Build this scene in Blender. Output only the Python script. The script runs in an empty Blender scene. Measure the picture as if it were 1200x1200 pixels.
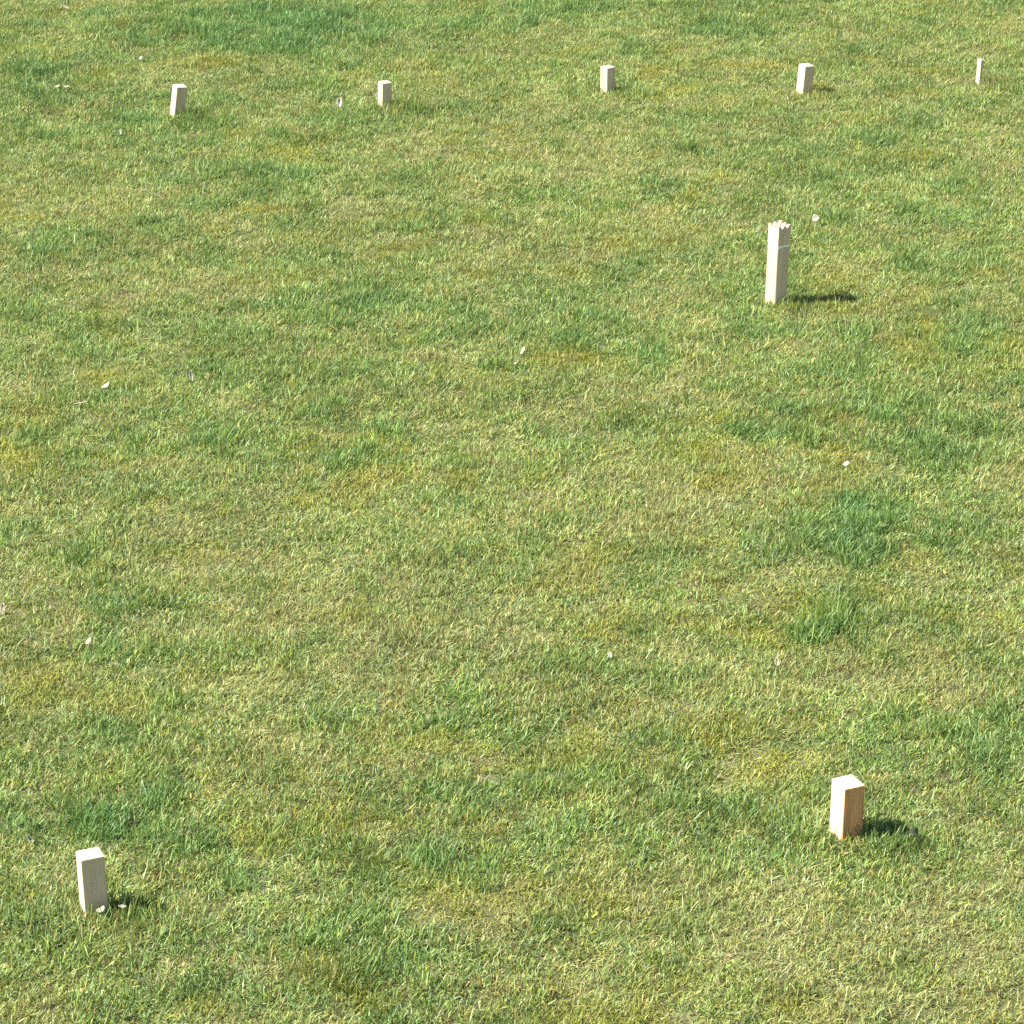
import bpy, bmesh, math
import numpy as np
from mathutils import Matrix, Vector, Euler

rng = np.random.default_rng(11)
scene = bpy.context.scene
COL = scene.collection
R = math.radians

# ------------------------------------------------------------------ helpers
def link(name, me, parent=None, mats=()):
    o = bpy.data.objects.new(name, me)
    COL.objects.link(o)
    for m in mats:
        me.materials.append(m)
    if parent:
        o.parent = parent
    return o

def tag(o, label, cat, group=None):
    o['label'] = label
    o['category'] = cat
    if group:
        o['group'] = group
    return o

class Noise2:
    """smooth value noise on a wrapped random grid, -1..1"""
    def __init__(self, seed, n=128):
        self.g = np.random.default_rng(seed).uniform(-1, 1, (n, n))
        self.n = n
    def __call__(self, x, y, s):
        x = np.asarray(x, float) / s + 37.3
        y = np.asarray(y, float) / s + 11.7
        xi = np.floor(x).astype(int); yi = np.floor(y).astype(int)
        fx = x - xi; fy = y - yi
        fx = fx * fx * (3 - 2 * fx); fy = fy * fy * (3 - 2 * fy)
        n = self.n; g = self.g
        a = g[xi % n, yi % n]; b = g[(xi + 1) % n, yi % n]
        c = g[xi % n, (yi + 1) % n]; d = g[(xi + 1) % n, (yi + 1) % n]
        return (a * (1 - fx) + b * fx) * (1 - fy) + (c * (1 - fx) + d * fx) * fy

N1, N2, N3, N4 = Noise2(1), Noise2(2), Noise2(3), Noise2(4)

def ground_h(x, y):
    x = np.asarray(x, float); y = np.asarray(y, float)
    h = 0.010 * N1(x, y, 0.9) + 0.006 * N2(x, y, 0.33) + 0.005 * N3(x, y, 0.14)
    fade = np.clip((7.5 - np.abs(x)) / 1.0, 0, 1) * np.clip((y - 3.2) / 1.0, 0, 1) * np.clip((27.5 - y) / 1.0, 0, 1)
    return h * fade

# ------------------------------------------------------------------ materials
def nodes_of(m):
    m.use_nodes = True
    nt = m.node_tree
    nt.nodes.clear()
    return nt, nt.nodes, nt.links

def mix_rgb(N, L, fac, a, b, blend='MIX'):
    n = N.new('ShaderNodeMix'); n.data_type = 'RGBA'; n.blend_type = blend
    for k, v in ((0, fac), (6, a), (7, b)):
        if hasattr(v, 'links'):
            L.new(v, n.inputs[k])
        else:
            n.inputs[k].default_value = v
    return n.outputs[2]

def wood_material(name, light, dark, shade_brown=None):
    m = bpy.data.materials.new(name)
    nt, N, L = nodes_of(m)
    out = N.new('ShaderNodeOutputMaterial'); bs = N.new('ShaderNodeBsdfPrincipled')
    tc = N.new('ShaderNodeTexCoord'); mp = N.new('ShaderNodeMapping')
    oi = N.new('ShaderNodeObjectInfo')
    add = N.new('ShaderNodeVectorMath'); add.operation = 'ADD'
    L.new(tc.outputs['Object'], add.inputs[0]); L.new(oi.outputs['Random'], add.inputs[1])
    L.new(add.outputs[0], mp.inputs['Vector'])
    mp.inputs['Scale'].default_value = (1, 1, 0.045)
    n1 = N.new('ShaderNodeTexNoise'); n1.inputs['Scale'].default_value = 150; n1.inputs['Detail'].default_value = 4
    L.new(mp.outputs[0], n1.inputs['Vector'])
    n2 = N.new('ShaderNodeTexNoise'); n2.inputs['Scale'].default_value = 38; n2.inputs['Detail'].default_value = 3
    L.new(mp.outputs[0], n2.inputs['Vector'])
    av = N.new('ShaderNodeMath'); av.operation = 'MULTIPLY_ADD'
    L.new(n1.outputs[0], av.inputs[0]); av.inputs[1].default_value = 0.55
    hf = N.new('ShaderNodeMath'); hf.operation = 'MULTIPLY'; hf.inputs[1].default_value = 0.45
    L.new(n2.outputs[0], hf.inputs[0]); L.new(hf.outputs[0], av.inputs[2])
    cr = N.new('ShaderNodeValToRGB')
    cr.color_ramp.elements[0].position = 0.36; cr.color_ramp.elements[0].color = (*dark, 1)
    cr.color_ramp.elements[1].position = 0.60; cr.color_ramp.elements[1].color = (*light, 1)
    L.new(av.outputs[0], cr.inputs[0])
    col = cr.outputs[0]
    if shade_brown:      # browner wood tone painted on the shaded face only, sunlit faces kept pale
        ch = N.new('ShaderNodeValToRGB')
        ch.color_ramp.elements[0].position = 0.38; ch.color_ramp.elements[0].color = (*shade_brown[1], 1)
        ch.color_ramp.elements[1].position = 0.60; ch.color_ramp.elements[1].color = (*shade_brown[0], 1)
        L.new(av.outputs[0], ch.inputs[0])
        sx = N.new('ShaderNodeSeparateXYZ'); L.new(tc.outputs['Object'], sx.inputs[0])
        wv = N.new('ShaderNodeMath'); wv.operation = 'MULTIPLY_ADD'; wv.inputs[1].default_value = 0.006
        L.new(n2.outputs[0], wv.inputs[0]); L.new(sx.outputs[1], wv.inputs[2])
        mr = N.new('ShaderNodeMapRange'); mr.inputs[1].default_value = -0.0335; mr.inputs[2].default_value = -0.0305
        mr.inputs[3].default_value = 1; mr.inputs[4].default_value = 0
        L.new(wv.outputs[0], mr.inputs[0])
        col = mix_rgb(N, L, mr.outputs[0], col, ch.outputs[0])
    L.new(col, bs.inputs['Base Color'])
    bs.inputs['Roughness'].default_value = 0.62
    bs.inputs['Specular IOR Level'].default_value = 0.25
    L.new(bs.outputs[0], out.inputs[0])
    return m

M_PINE = wood_material('pale_pine', (0.70, 0.61, 0.47), (0.58, 0.47, 0.33))
M_WARM = wood_material('pine_brown_shade_face', (0.72, 0.60, 0.43), (0.60, 0.45, 0.29), ((0.68, 0.345, 0.150), (0.34, 0.150, 0.056)))
M_GREY = wood_material('greyish_pine', (0.62, 0.49, 0.34), (0.49, 0.36, 0.22))

def plain(name, col, col2, rough=0.7, trans=0.0):
    m = bpy.data.materials.new(name)
    nt, N, L = nodes_of(m)
    out = N.new('ShaderNodeOutputMaterial'); bs = N.new('ShaderNodeBsdfPrincipled')
    tc = N.new('ShaderNodeTexCoord'); n1 = N.new('ShaderNodeTexNoise')
    n1.inputs['Scale'].default_value = 90; n1.inputs['Detail'].default_value = 3
    L.new(tc.outputs['Object'], n1.inputs['Vector'])
    L.new(mix_rgb(N, L, n1.outputs[0], (*col, 1), (*col2, 1)), bs.inputs['Base Color'])
    bs.inputs['Roughness'].default_value = rough
    if trans:
        tr = N.new('ShaderNodeBsdfTranslucent'); tr.inputs[0].default_value = (*col, 1)
        mx = N.new('ShaderNodeMixShader'); mx.inputs[0].default_value = trans
        L.new(bs.outputs[0], mx.inputs[1]); L.new(tr.outputs[0], mx.inputs[2]); L.new(mx.outputs[0], out.inputs[0])
    else:
        L.new(bs.outputs[0], out.inputs[0])
    return m

M_SCRAP = plain('bleached_leaf', (0.40, 0.37, 0.26), (0.28, 0.25, 0.16), 0.6, 0.2)
M_WHITE = plain('white_petal', (0.50, 0.48, 0.37), (0.34, 0.32, 0.22), 0.6, 0.25)
M_RING = wood_material('fresh_cut_pine', (0.90, 0.83, 0.70), (0.84, 0.76, 0.62))
M_DARKLEAF = plain('dark_leaf', (0.030, 0.050, 0.018), (0.065, 0.062, 0.028), 0.5, 0.1)

def grass_material():
    m = bpy.data.materials.new('grass_blade')
    nt, N, L = nodes_of(m)
    out = N.new('ShaderNodeOutputMaterial'); bs = N.new('ShaderNodeBsdfPrincipled')
    a = N.new('ShaderNodeAttribute'); a.attribute_name = 'tint'; a.attribute_type = 'GEOMETRY'
    lu = N.new('ShaderNodeAttribute'); lu.attribute_name = 'lush'; lu.attribute_type = 'INSTANCER'
    ye = N.new('ShaderNodeAttribute'); ye.attribute_name = 'yellow'; ye.attribute_type = 'INSTANCER'
    va = N.new('ShaderNodeAttribute'); va.attribute_name = 'value'; va.attribute_type = 'INSTANCER'
    def clampmul(src, mul, lo=0.0, hi=1.0):
        x = N.new('ShaderNodeMath'); x.operation = 'MULTIPLY'; x.inputs[1].default_value = mul
        L.new(src, x.inputs[0])
        c = N.new('ShaderNodeClamp'); c.inputs[1].default_value = lo; c.inputs[2].default_value = hi
        L.new(x.outputs[0], c.inputs[0]); return c.outputs[0]
    c1 = mix_rgb(N, L, clampmul(lu.outputs['Fac'], 0.65, 0, 0.7), a.outputs['Color'], LUSH)
    c2 = mix_rgb(N, L, clampmul(lu.outputs['Fac'], -0.5, 0, 0.45), c1, DRY)
    c3 = mix_rgb(N, L, clampmul(ye.outputs['Fac'], 0.6, 0, 0.6), c2, YEL)
    c4 = mix_rgb(N, L, 1.0, c3, va.outputs['Color'], 'MULTIPLY')
    L.new(c4, bs.inputs['Base Color'])
    bs.inputs['Roughness'].default_value = 0.5
    bs.inputs['Specular IOR Level'].default_value = 0.35
    tr = N.new('ShaderNodeBsdfTranslucent'); L.new(c4, tr.inputs[0])
    mx = N.new('ShaderNodeMixShader'); mx.inputs[0].default_value = 0.36
    L.new(bs.outputs[0], mx.inputs[1]); L.new(tr.outputs[0], mx.inputs[2]); L.new(mx.outputs[0], out.inputs[0])
    return m

LUSH = (0.100, 0.222, 0.066, 1)
DRY = (0.325, 0.308, 0.128, 1)
YEL = (0.31, 0.28, 0.04, 1)
M_GRASS = grass_material()

def soil_material():
    m = bpy.data.materials.new('thatch')
    nt, N, L = nodes_of(m)
    out = N.new('ShaderNodeOutputMaterial'); bs = N.new('ShaderNodeBsdfPrincipled')
    geo = N.new('ShaderNodeNewGeometry')
    n1 = N.new('ShaderNodeTexNoise'); n1.inputs['Scale'].default_value = 1.1; n1.inputs['Detail'].default_value = 5
    n2 = N.new('ShaderNodeTexNoise'); n2.inputs['Scale'].default_value = 60; n2.inputs['Detail'].default_value = 4
    L.new(geo.outputs['Position'], n1.inputs['Vector']); L.new(geo.outputs['Position'], n2.inputs['Vector'])
    c = mix_rgb(N, L, n1.outputs[0], (0.085, 0.09, 0.03, 1), (0.13, 0.11, 0.05, 1))
    c = mix_rgb(N, L, n2.outputs[0], c, (0.07, 0.075, 0.03, 1))
    L.new(c, bs.inputs['Base Color']); bs.inputs['Roughness'].default_value = 0.95
    bp = N.new('ShaderNodeBump'); bp.inputs['Strength'].default_value = 0.8; bp.inputs['Distance'].default_value = 0.01
    L.new(n2.outputs[0], bp.inputs['Height']); L.new(bp.outputs[0], bs.inputs['Normal'])
    L.new(bs.outputs[0], out.inputs[0])
    return m
M_SOIL = soil_material()

# ------------------------------------------------------------------ ground
def make_ground():
    xs = np.concatenate([[-260, -120, -50, -20], np.arange(-8, 8.001, 0.08), [20, 50, 120, 260]])
    ys = np.concatenate([[-120, -40, -8], np.arange(3, 28.001, 0.08), [40, 80, 180, 400]])
    X, Y = np.meshgrid(xs, ys, indexing='ij')
    Z = ground_h(X, Y)
    nx, ny = X.shape
    V = np.stack([X, Y, Z], -1).reshape(-1, 3)
    i = np.arange(nx * ny).reshape(nx, ny)
    F = np.stack([i[:-1, :-1], i[1:, :-1], i[1:, 1:], i[:-1, 1:]], -1).reshape(-1, 4)
    me = bpy.data.meshes.new('ground')
    me.from_pydata(V.tolist(), [], F.tolist())
    me.polygons.foreach_set('use_smooth', np.ones(len(F), bool))
    o = link('ground', me, mats=[M_SOIL])
    o['kind'] = 'structure'
make_ground()

# ------------------------------------------------------------------ grass tufts
def tuft_mesh(kind, k):
    """one tuft of blades about 10 cm across"""
    r = np.random.default_rng(1000 * k + {'turf': 1, 'straw': 2, 'lush': 3, 'moss': 4}[kind])
    n = {'turf': 96, 'straw': 90, 'lush': 88, 'moss': 100}[kind]
    rad = 0.055
    rr = rad * np.sqrt(r.uniform(0, 1, n)) * 1.1
    th = r.uniform(0, 2 * math.pi, n)
    bx, by = rr * np.cos(th), rr * np.sin(th)
    base_len = {'turf': 0.027, 'straw': 0.026, 'lush': 0.041, 'moss': 0.019}[kind]
    ln = base_len * r.lognormal(0, 0.28, n)
    wd = r.uniform(0.0018, 0.0037, n) * {'turf': 1, 'straw': 0.9, 'lush': 1.15, 'moss': 1.0}[kind]
    az = r.uniform(0, 2 * math.pi, n)
    comb = r.uniform(0, 2 * math.pi)
    az = np.where(r.uniform(0, 1, n) < 0.25, comb + r.normal(0, 0.6, n), az)
    lean0 = np.abs(r.normal(0.14, 0.22, n))
    bend = r.uniform(0.15, 1.15, n)
    flat = r.uniform(0, 1, n) < {'turf': 0.10, 'straw': 0.25, 'lush': 0.05, 'moss': 0.15}[kind]
    lean0 = np.where(flat, r.uniform(1.0, 1.5, n), lean0)
    face = az + math.pi / 2 + r.normal(0, 0.6, n)
    T = np.array([0, 0.4, 0.75, 1.0]); W = np.array([0.85, 1.0, 0.72, 0.0])
    verts = []; faces = []; cols = []
    pal = {
        'green': np.array([0.160, 0.225, 0.050]), 'deep': np.array([0.080, 0.140, 0.030]),
        'bright': np.array([0.245, 0.325, 0.095]), 'ygreen': np.array([0.285, 0.285, 0.055]),
        'bluegreen': np.array([0.150, 0.245, 0.112]), 'straw': np.array([0.430, 0.375, 0.200]),
        'pale': np.array([0.345, 0.420, 0.225]), 'brown': np.array([0.270, 0.150, 0.060])}
    names = list(pal)
    pr = {'turf': [.24, .13, .18, .10, .17, .07, .12, .03], 'straw': [.17, .07, .12, .12, .09, .21, .17, .07],
          'lush': [.30, .22, .22, .04, .18, .02, .02, 0], 'moss': [.15, .06, .25, .40, .02, .07, .03, .02]}[kind]
    pick = r.choice(len(names), n, p=np.array(pr) / sum(pr))
    for j in range(n):
        c = pal[names[pick[j]]] * np.array([1.0, 1.02, 0.74]) * r.uniform(0.74, 1.36) * np.array([r.uniform(.90, 1.10), 1, r.uniform(.75, 1.3)])
        p = np.array([bx[j], by[j], -0.006]); ang = lean0[j]
        wdir = np.array([math.cos(face[j]), math.sin(face[j]), 0])
        d2 = np.array([math.cos(az[j]), math.sin(az[j])])
        b0 = len(verts)
        for t in range(4):
            if t:
                ds = (T[t] - T[t - 1]) * ln[j]
                ang = min(ang + bend[j] * (T[t] - T[t - 1]), 1.62)
                p = p + ds * np.array([d2[0] * math.sin(ang), d2[1] * math.sin(ang), math.cos(ang)])
                p[2] = max(p[2], 0.002 + 0.002 * t)
            if t < 3:
                hw = 0.5 * wd[j] * W[t] * wdir
                verts += [p - hw, p + hw]
            else:
                verts.append(p.copy())
        faces += [(b0, b0 + 1, b0 + 3, b0 + 2), (b0 + 2, b0 + 3, b0 + 5, b0 + 4), (b0 + 4, b0 + 5, b0 + 6)]
        cols += [(*c, 1)] * 7
    me = bpy.data.meshes.new('tuft_%s_%02d' % (kind, k))
    me.from_pydata([tuple(v) for v in verts], [], faces)
    at = me.attributes.new('tint', 'FLOAT_COLOR', 'POINT')
    at.data.foreach_set('color', np.array(cols, np.float32).ravel())
    me.materials.append(M_GRASS)
    return me

tufts = bpy.data.collections.new('grass_tufts')       # never linked to the scene: only instanced
KINDS = [('turf', 14), ('straw', 10), ('lush', 8), ('moss', 6)]
START = {}
idx = 0
for kind, cnt in KINDS:
    START[kind] = (idx, cnt)
    for k in range(cnt):
        o = bpy.data.objects.new('tuft_%03d' % idx, tuft_mesh(kind, k))
        tufts.objects.link(o)
        idx += 1

# greener (+) and drier (-) patches of this lawn: x, y, half sizes in metres, strength
PATCHES = [(0.93, 10.28, .09, .12, .8), (1.115, 10.35, .12, .14, 1.0), (1.23, 10.2, .10, .12, 1.1), (1.39, 10.55, .13, .13, 1.0), (1.55, 10.42, .12, .13, 1.0), (1.63, 10.28, .10, .10, .8), (1.42, 10.26, .10, .09, .8), (1.30, 10.40, .22, .20, .45), (-1.9, 17.75, 1.2, .5, .5), (1.08, 11.4, 0.17, 0.14, 0.9), (1.53, 11.22, 0.17, 0.16, 0.7), (1.14, 9.73, 0.14, 0.19, 0.65), (0.46, 13.29, 0.12, 0.14, 0.8), (1.79, 13.44, 0.12, 0.18, 0.7), (1.31, 13.11, 0.17, 0.14, 0.7), (0.94, 10.39, 0.19, 0.23, 0.5), (1.92, 12.37, 0.25, 0.26, 0.7), (-1.49, 17.66, 0.64, 0.49, 0.8), (1.24, 17.66, 0.3, 0.23, 0.7), (-2.49, 16.64, 0.28, 0.35, 0.7), (-1.13, 14.67, 0.17, 0.21, 0.6), (0.23, 9.23, 0.31, 0.14, 0.45), (0.36, 12.37, 0.36, 0.26, 0.3), (-1.26, 8.24, 0.12, 0.08, 0.8), (1.56, 8.69, 0.08, 0.17, 0.5), (-0.28, 7.42, 0.17, 0.08, 0.5), (-1.27, 12.42, 0.69, 0.63, 0.22), (-1.21, 11.35, 0.27, 0.27, 0.3), (-0.2, 18.0, 1.31, 0.36, 0.6), (1.5, 15.03, 0.43, 0.44, 0.3), (-1.92, 12.11, 0.21, 0.3, 0.3), (-0.15, 8.04, 0.15, 0.07, 0.5), (-1.07, 7.46, 0.29, 0.14, 0.35), (-0.67, 12.86, 0.45, 0.34, 0.35), (-0.15, 10.2, 0.28, 0.23, 0.35),
           (0.93, 9.17, 0.7, 0.25, -0.7), (0.95, 7.46, 0.59, 0.45, -0.7), (0.32, 10.67, 0.8, 0.49, -0.4), (0.9, 10.79, 0.42, 0.17, -0.7), (-0.89, 9.84, 0.36, 0.35, -0.5), (-2.2, 14.2, 0.24, 0.4, -0.6), (0.09, 15.18, 0.65, 0.6, -0.4), (-0.6, 13.94, 0.8, 0.64, -0.4), (0.07, 11.72, 0.69, 0.57, -0.35), (-0.59, 8.69, 0.54, 0.23, -0.35), (-1.53, 13.2, 0.57, 0.47, -0.5), (2.68, 17.37, 0.29, 0.57, -0.4), (1.51, 9.77, 0.24, 0.28, -0.6), (0.49, 7.79, 0.3, 0.24, -0.4), (-0.1, 7.6, 0.22, 0.14, -0.4)]

def lush_field(x, y):
    f = 0.10 * N4(x, y, 1.3) + 0.20 * N2(x, y, 0.38) + 0.34 * N1(x, y, 0.15) + 0.40 * N3(x, y, 0.07)
    wx = x + 0.07 * N3(x, y, 0.18) + 0.06 * N4(x, y, 0.07)
    wy = y + 0.09 * N1(x, y, 0.21) + 0.07 * N2(x, y, 0.08)
    for cx, cy, sx, sy, a in PATCHES:
        d = ((wx - cx) / sx) ** 2 + ((wy - cy) / sy) ** 2
        f = f + a * (0.62 if a > 0.6 else 0.58) * np.exp(-(d ** 1.5) * 0.9)
    return f - 0.05

def make_grass(blocks):
    pts = []
    sp = 0.045
    gx, gy = np.meshgrid(np.arange(-5.6, 5.6, sp), np.arange(5.2, 22.0, sp), indexing='ij')
    gx = gx.ravel() + rng.uniform(-.5, .5, gx.size) * sp
    gy = gy.ravel() + rng.uniform(-.5, .5, gy.size) * sp
    keep = np.abs(gx) < 0.18 * gy + 1.1
    gx, gy = gx[keep], gy[keep]
    # thinner grass well outside the picture
    sp2 = 0.11
    hx, hy = np.meshgrid(np.arange(-7.4, 7.4, sp2), np.arange(3.4, 27.4, sp2), indexing='ij')
    hx = hx.ravel() + rng.uniform(-.5, .5, hx.size) * sp2
    hy = hy.ravel() + rng.uniform(-.5, .5, hy.size) * sp2
    k2 = ~((np.abs(hx) < 0.18 * hy + 1.1) & (hy > 5.2) & (hy < 22.0))
    x = np.concatenate([gx, hx[k2]]); y = np.concatenate([gy, hy[k2]])
    big = np.concatenate([np.ones(gx.size), np.full(k2.sum(), 1.7)])
    near = np.zeros(x.size, bool)
    for cx, cy, r_ in blocks:
        near |= (x - cx) ** 2 + (y - cy) ** 2 < r_ ** 2
    x, y, big = x[~near], y[~near], big[~near]
    # small thin spots where the thatch shows through
    hole = N4(x, y, 0.06) + 0.5 * N2(x, y, 0.13) + 0.35 * N3(x, y, 0.5) > 0.92
    n = x.size
    lush = lush_field(x, y)
    yel = np.clip(N3(x, y, 0.5) * 0.6 + N4(x, y, 0.13) * 0.8 - 0.35, 0, 1) * np.where(lush > .5, 0.2, 1.0)
    u = lush + rng.normal(0, 0.25, n)
    kind_lush = u > 0.62
    kind_dry = u < -0.18
    kind_moss = (yel > 0.28) & ~kind_lush & (rng.uniform(0, 1, n) < 0.7)
    idx = rng.integers(START['turf'][0], START['turf'][0] + START['turf'][1], n)
    for msk, kd in ((kind_dry, 'straw'), (kind_lush, 'lush'), (kind_moss, 'moss')):
        s, c = START[kd]
        idx[msk] = rng.integers(s, s + c, msk.sum())
    # tussocks and hollows: a mown lawn is never one height
    hgt = 0.95 + 0.32 * N2(x, y, 0.16) + 0.30 * N1(x, y, 0.075) + 0.12 * np.clip(lush, -1, 1)
    scl = big * np.clip(hgt, 0.5, 1.6) * rng.uniform(0.85, 1.15, n)
    scl = np.where(hole, scl * 0.5, scl)
    # longer grass at block feet, raised in front of shadows to break them up
    for cx, cy, r_ in blocks:
        e = ((x - cx - 0.13) / 0.17) ** 2 + ((y - cy + 0.06) / 0.10) ** 2
        scl *= 1 + 1.0 * np.exp(-e ** 2) * (x > cx + 0.02)
        e = ((x - cx) / 0.09) ** 2 + ((y - cy) / 0.09) ** 2
        scl *= 1 + 0.18 * np.exp(-e)
    sc3 = np.stack([big * rng.uniform(.9, 1.15, n), big * rng.uniform(.9, 1.15, n), scl], -1)
    rot = np.stack([rng.normal(0, .13, n), rng.normal(0, .13, n), rng.uniform(0, 2 * math.pi, n)], -1)
    val = np.clip(1.0 + 0.10 * N4(x, y, 0.3) + 0.12 * rng.normal(0, 1, n), 0.6, 1.4)
    z = ground_h(x, y)
    me = bpy.data.meshes.new('grass')
    me.vertices.add(n)
    me.vertices.foreach_set('co', np.stack([x, y, z], -1).astype(np.float32).ravel())
    def fa(nm, arr, typ='FLOAT', key='value'):
        a = me.attributes.new(nm, typ, 'POINT'); a.data.foreach_set(key, np.ascontiguousarray(arr).ravel())
    fa('lush', lush.astype(np.float32)); fa('yellow', yel.astype(np.float32)); fa('value', val.astype(np.float32))
    fa('pick', idx.astype(np.int32), 'INT'); fa('sc3', sc3.astype(np.float32), 'FLOAT_VECTOR', 'vector')
    fa('rot', rot.astype(np.float32), 'FLOAT_VECTOR', 'vector')
    o = link('grass', me)
    o['kind'] = 'stuff'
    o['label'] = 'short mown lawn grass, patchy green, yellow-green and straw'
    o['category'] = 'grass'
    ng = bpy.data.node_groups.new('grass_scatter', 'GeometryNodeTree')
    ng.interface.new_socket('Geometry', in_out='INPUT', socket_type='NodeSocketGeometry')
    ng.interface.new_socket('Geometry', in_out='OUTPUT', socket_type='NodeSocketGeometry')
    N, L = ng.nodes, ng.links
    gi = N.new('NodeGroupInput'); go = N.new('NodeGroupOutput')
    ci = N.new('GeometryNodeCollectionInfo'); ci.inputs['Collection'].default_value = tufts
    ci.inputs['Separate Children'].default_value = True; ci.inputs['Reset Children'].default_value = True
    iop = N.new('GeometryNodeInstanceOnPoints')
    def na(nm, typ):
        a = N.new('GeometryNodeInputNamedAttribute'); a.data_type = typ; a.inputs['Name'].default_value = nm
        return a.outputs['Attribute']
    er = N.new('FunctionNodeEulerToRotation')
    L.new(na('rot', 'FLOAT_VECTOR'), er.inputs[0])
    L.new(gi.outputs[0], iop.inputs['Points']); L.new(ci.outputs[0], iop.inputs['Instance'])
    iop.inputs['Pick Instance'].default_value = True
    L.new(na('pick', 'INT'), iop.inputs['Instance Index'])
    L.new(er.outputs[0], iop.inputs['Rotation'])
    L.new(na('sc3', 'FLOAT_VECTOR'), iop.inputs['Scale'])
    L.new(iop.outputs[0], go.inputs[0])
    md = o.modifiers.new('scatter', 'NODES'); md.node_group = ng
    print('grass tufts', n)

# ------------------------------------------------------------------ game blocks
def box_bm(bx, by, z0, z1, bevel=0.0035):
    bm = bmesh.new()
    bmesh.ops.create_cube(bm, size=1)
    for v in bm.verts:
        v.co = Vector((v.co.x * bx, v.co.y * by, z0 + (v.co.z + .5) * (z1 - z0)))
    bmesh.ops.bevel(bm, geom=bm.edges[:], offset=bevel, segments=2, profile=0.6, affect='EDGES')
    return bm

def to_mesh(bm, name):
    me = bpy.data.meshes.new(name)
    bm.normal_update()
    bm.to_mesh(me); bm.free()
    return me

def base_matrix(corner, bx, by, yaw, lean):
    ex = Vector((math.cos(yaw), math.sin(yaw), 0)); ey = Vector((-math.sin(yaw), math.cos(yaw), 0))
    c = Vector((corner[0], corner[1], 0)) + ex * bx / 2 + ey * by / 2
    c.z = float(ground_h(c.x, c.y))
    return Matrix.Translation(c) @ Matrix.Rotation(lean, 4, 'Y') @ Matrix.Rotation(yaw, 4, 'Z'), c

FOOT = []
GB = 'wooden blocks of the lawn game'
def block(corner, H, bx, by, yaw, lean, mat, label):
    M, c = base_matrix(corner, bx, by, R(yaw), R(lean))
    bm = box_bm(bx, by, -0.03, H - c.z)
    o = link('game_block', to_mesh(bm, 'game_block'), mats=[mat])
    o.matrix_world = M
    tag(o, label, 'game block', GB)
    FOOT.append((c.x, c.y, 0.3 * min(bx, by)))
    return o

block((-1.213, 7.659), 0.190, 0.069, 0.062, 22, -1.0, M_GREY, 'pale wooden block nearest the camera, bleached leaf curls lying at its foot')
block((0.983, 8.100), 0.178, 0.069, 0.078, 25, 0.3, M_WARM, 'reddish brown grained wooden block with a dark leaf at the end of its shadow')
block((-1.777, 15.82), 0.168, 0.060, 0.060, 29, 8.0, M_GREY, 'pale wooden block in the far row tilting to one side, leftmost of the five')
block((-0.689, 16.007), 0.136, 0.056, 0.056, 29, 1.5, M_GREY, 'shortest far-row wooden block, sunk in grass beside a small white scrap')
block((0.512, 16.268), 0.148, 0.058, 0.058, 38, 0, M_GREY, 'upright wooden block in the middle of the far row of five')
block((1.563, 16.241), 0.165, 0.062, 0.062, 30, 4.0, M_GREY, 'wooden block in the far row, directly behind the tall notched king')
block((2.546, 16.474), 0.140, 0.018, 0.030, 35, 2.0, M_GREY, 'very thin pale wooden slat, narrowest and rightmost of the far row')

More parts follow.
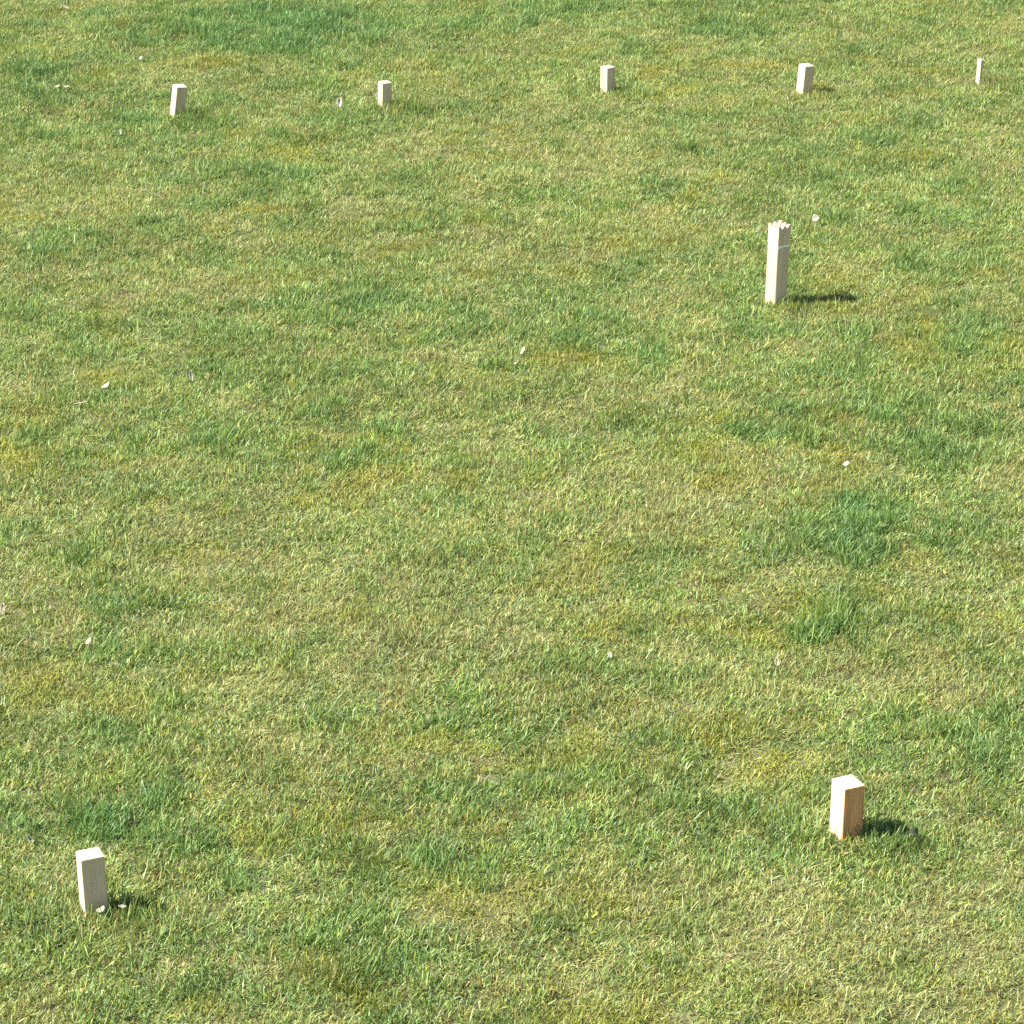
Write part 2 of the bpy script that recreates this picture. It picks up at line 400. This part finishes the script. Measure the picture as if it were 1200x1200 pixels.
# the king: tall post with a ring groove and a saw-cut crown
def make_king(corner, H, w, yaw, lean):
    M, c = base_matrix(corner, w, w, R(yaw), R(lean))
    root = bpy.data.objects.new('king_post', None); root.empty_display_size = 0.1
    COL.objects.link(root); root.matrix_world = M
    tag(root, 'tall wooden king post with a notched crown and a ring groove', 'game king')
    zg = H * 0.745; hw = w / 2; g = 0.0056
    # body: square prism whose top is chamfered into the groove
    def prism(levels, name, mat, cap_top=True):
        bm = bmesh.new(); rings = []
        for z, h_ in levels:
            ch = 0.0025
            P = [(-h_ + ch, -h_), (h_ - ch, -h_), (h_, -h_ + ch), (h_, h_ - ch), (h_ - ch, h_), (-h_ + ch, h_), (-h_, h_ - ch), (-h_, -h_ + ch)]
            rings.append([bm.verts.new((px, py, z)) for px, py in P])
        for a, b in zip(rings, rings[1:]):
            for i in range(8):
                bm.faces.new((a[i], a[(i + 1) % 8], b[(i + 1) % 8], b[i]))
        bm.faces.new(rings[0][::-1])
        if cap_top:
            bm.faces.new(rings[-1])
        return link(name, to_mesh(bm, name), root, [mat])
    prism([(-0.03, hw), (zg - g, hw)], 'body', M_GREY)
    # turned ring: a shallow groove cut through to pale fresh wood
    prism([(zg - g + 0.0002, hw - 0.0012), (zg + g - 0.0002, hw - 0.0012)], 'ring', M_RING)
    # crown: heightfield with two V cuts each way -> 3 x 3 points
    n = 36; depth = 0.0145; z0 = zg + g + 0.0001
    q = np.linspace(-1, 1, n + 1)
    def notch(t):
        return np.clip(1 - np.abs(np.abs(t) - 0.40) / 0.34, 0, 1)
    bm = bmesh.new()
    V = [[None] * (n + 1) for _ in range(n + 1)]
    for i in range(n + 1):
        for j in range(n + 1):
            zz = H - depth * max(notch(q[i]), notch(q[j]))
            V[i][j] = bm.verts.new((q[i] * hw, q[j] * hw, zz))
    for i in range(n):
        for j in range(n):
            bm.faces.new((V[i][j], V[i + 1][j], V[i + 1][j + 1], V[i][j + 1]))
    rim = [V[i][0] for i in range(n)] + [V[n][j] for j in range(n)] + [V[n - i][n] for i in range(n)] + [V[0][n - j] for j in range(n)]
    low = [bm.verts.new((v.co.x, v.co.y, zg + g + 0.001)) for v in rim]
    k = (hw - g) / hw
    low2 = [bm.verts.new((v.co.x * k, v.co.y * k, z0)) for v in rim]
    m = len(rim)
    for i in range(m):
        j = (i + 1) % m
        bm.faces.new((low[i], low[j], rim[j], rim[i]))
        bm.faces.new((low2[i], low2[j], low[j], low[i]))
    bm.faces.new(low2[::-1])
    link('crown', to_mesh(bm, 'crown'), root, [M_GREY])
    FOOT.append((c.x, c.y, hw * 0.6))
make_king((1.150, 12.845), 0.372, 0.069, 36, 1.0)

# ------------------------------------------------------------------ leaf scraps
def scrap(x, y, L_, W_, rot, curl, mat, label, name='leaf_scrap', cat='leaf', z=0.028):
    """a curled leaf fragment with a midrib fold"""
    L_ *= 0.9; W_ *= 0.85
    bm = bmesh.new(); nu, nv = 9, 5
    r = np.random.default_rng(int(abs(x * 1000) + abs(y * 77)))
    G = []
    for i in range(nu):
        t = i / (nu - 1); row = []
        w = W_ * (math.sin(math.pi * (0.08 + 0.84 * t)) ** 0.7) * r.uniform(.85, 1.15)
        a = curl * (t - 0.5)
        rad = L_ / max(abs(curl), 0.05)
        px = rad * math.sin(a); pz = rad * (1 - math.cos(a)) * (1 if curl > 0 else -1)
        for j in range(nv):
            s = j / (nv - 1) - 0.5
            row.append(bm.verts.new((px, s * w, pz + abs(s) * w * 0.5 + r.normal(0, 0.0004))))
        G.append(row)
    for i in range(nu - 1):
        for j in range(nv - 1):
            f = bm.faces.new((G[i][j], G[i + 1][j], G[i + 1][j + 1], G[i][j + 1])); f.smooth = True
    o = link(name, to_mesh(bm, name), mats=[mat])
    sol = o.modifiers.new('thickness', 'SOLIDIFY'); sol.thickness = 0.0008
    o.location = (x, y, float(ground_h(x, y)) + z)
    o.rotation_euler = [R(a) for a in rot]
    tag(o, label, cat, 'scraps lying on the lawn')

scrap(-0.913, 15.971, .060, .034, (12, -62, 78), .6, M_WHITE, 'white oval scrap standing upright in grass beside the shortest far block', z=.045)
scrap(1.432, 13.996, .036, .040, (52, -18, 0), .8, M_WHITE, 'round cream scrap in the grass just behind the crowned king post', z=.042)
scrap(1.276, 10.951, .028, .020, (46, -30, 0), .8, M_WHITE, 'white scrap between the dark green tuft patches on the right side of the lawn', z=.040)
scrap(0.858, 10.197, .042, .024, (25, -50, 300), 2.0, M_SCRAP, 'curled pale leaf with dark hollows beside the large dark green patch')
scrap(0.885, 10.205, .034, .018, (-20, -30, 240), 1.6, M_SCRAP, 'smaller pale curl touching the curled leaf beside the large green patch')
scrap(-1.654, 11.825, .045, .024, (10, -25, 30), 2.0, M_WHITE, 'bright arched leaf scrap left of centre, largest of the pale pair there')
scrap(-1.316, 11.923, .055, .022, (0, -55, 110), .7, M_SCRAP, 'long upright straw-coloured scrap to the right of the bright arched leaf')
scrap(-1.732, 11.643, .060, .012, (0, -8, 12), .5, M_SCRAP, 'thin pale stalk lying flat just in front of the bright arched leaf')
scrap(-2.455, 16.323, .040, .022, (10, -20, 5), 2.2, M_WHITE, 'white curl at the foot of the dark tuft near the upper left corner')
scrap(-2.405, 16.318, .036, .020, (-15, 15, 170), 2.0, M_WHITE, 'second white curl, nearer the tilted far block, by the upper left dark tuft')
scrap(-2.022, 15.506, .034, .022, (0, -60, 80), .8, M_SCRAP, 'pale scrap on the grass in front of and left of the tilted far block')
scrap(-2.641, 18.065, .055, .024, (0, 20, -30), .9, M_SCRAP, 'pale leaf at the very top left corner of the lawn')
scrap(-2.069, 16.905, .026, .020, (10, -40, 60), .8, M_WHITE, 'tiny white scrap in the green grass behind the tilted far block')
scrap(-1.753, 9.690, .060, .026, (0, -65, 80), .9, M_SCRAP, 'pale upright leaf at the left edge of the lawn', z=.014)
scrap(-1.425, 9.439, .034, .018, (10, -40, 40), 1.4, M_SCRAP, 'small white curl a little right of the pale leaf at the left edge')
scrap(0.046, 12.225, .046, .016, (0, -35, 60), .6, M_SCRAP, 'white stick-like scrap in mid lawn, upper of an angled pair')
scrap(0.018, 12.082, .034, .016, (0, -20, 50), .6, M_SCRAP, 'shorter pale scrap in mid lawn, lower of an angled pair')
scrap(-1.163, 7.640, .036, .020, (15, -25, 15), 2.6, M_WHITE, 'curled bleached leaf touching the foot of the nearest block', z=.036)
scrap(-1.105, 7.650, .026, .014, (10, 10, 15), .9, M_WHITE, 'flat bleached leaf bit, to the right of the curl by the nearest block', z=.040)
scrap(1.196, 8.085, .050, .042, (30, 30, 20), -2.0, M_DARKLEAF, 'dark domed leaf at the end of the reddish block shadow', z=.040)
scrap(0.327, 9.334, .022, .018, (0, -40, 100), .7, M_WHITE, 'lone tiny white fleck near the middle of the lawn', z=.024)
scrap(-1.429, 8.072, .034, .022, (10, -35, 140), 1.2, M_SCRAP, 'pale scrap in grass behind and left of the nearest block')
scrap(0.880, 9.269, .030, .022, (0, -55, 90), .9, M_SCRAP, 'pale scrap on straw-coloured grass, behind the reddish brown block')

make_grass(FOOT)

# ------------------------------------------------------------------ light, sky, camera
SUN_EL, SUN_AZ = 47.0, 186.0          # azimuth of the sun measured from +X, counter-clockwise
d = Vector((math.cos(R(SUN_EL)) * math.cos(R(SUN_AZ)), math.cos(R(SUN_EL)) * math.sin(R(SUN_AZ)), math.sin(R(SUN_EL))))
sl = bpy.data.lights.new('sun', 'SUN'); sl.energy = 4.8; sl.angle = R(0.5); sl.color = (1.0, 0.955, 0.88)
so = bpy.data.objects.new('sun', sl); COL.objects.link(so)
so.rotation_euler = d.to_track_quat('Z', 'Y').to_euler(); so.location = d * 60

w = bpy.data.worlds.new('World'); scene.world = w; w.use_nodes = True
nt = w.node_tree; nt.nodes.clear()
wo = nt.nodes.new('ShaderNodeOutputWorld'); bg = nt.nodes.new('ShaderNodeBackground')
sk = nt.nodes.new('ShaderNodeTexSky'); sk.sky_type = 'NISHITA'; sk.sun_disc = False
sk.sun_elevation = R(SUN_EL); sk.sun_rotation = R(90 - SUN_AZ)
nt.links.new(sk.outputs[0], bg.inputs[0]); nt.links.new(bg.outputs[0], wo.inputs[0])
bg.inputs[1].default_value = 0.062

cd = bpy.data.cameras.new('camera'); cam = bpy.data.objects.new('camera', cd); COL.objects.link(cam)
cam.location = (0, 0, 4.56); cam.rotation_euler = (R(90 - 23.3), 0, 0)
cd.sensor_width = 36; cd.lens = 36 * 3640 / 1200; cd.clip_start = 0.1; cd.clip_end = 2000
scene.camera = cam

scene.render.engine = 'CYCLES'
scene.cycles.max_bounces = 6; scene.cycles.diffuse_bounces = 3; scene.cycles.transmission_bounces = 3
scene.cycles.use_denoising = False
scene.view_settings.view_transform = 'Standard'; scene.view_settings.look = 'None'
scene.view_settings.exposure = 1.71; scene.view_settings.gamma = 1
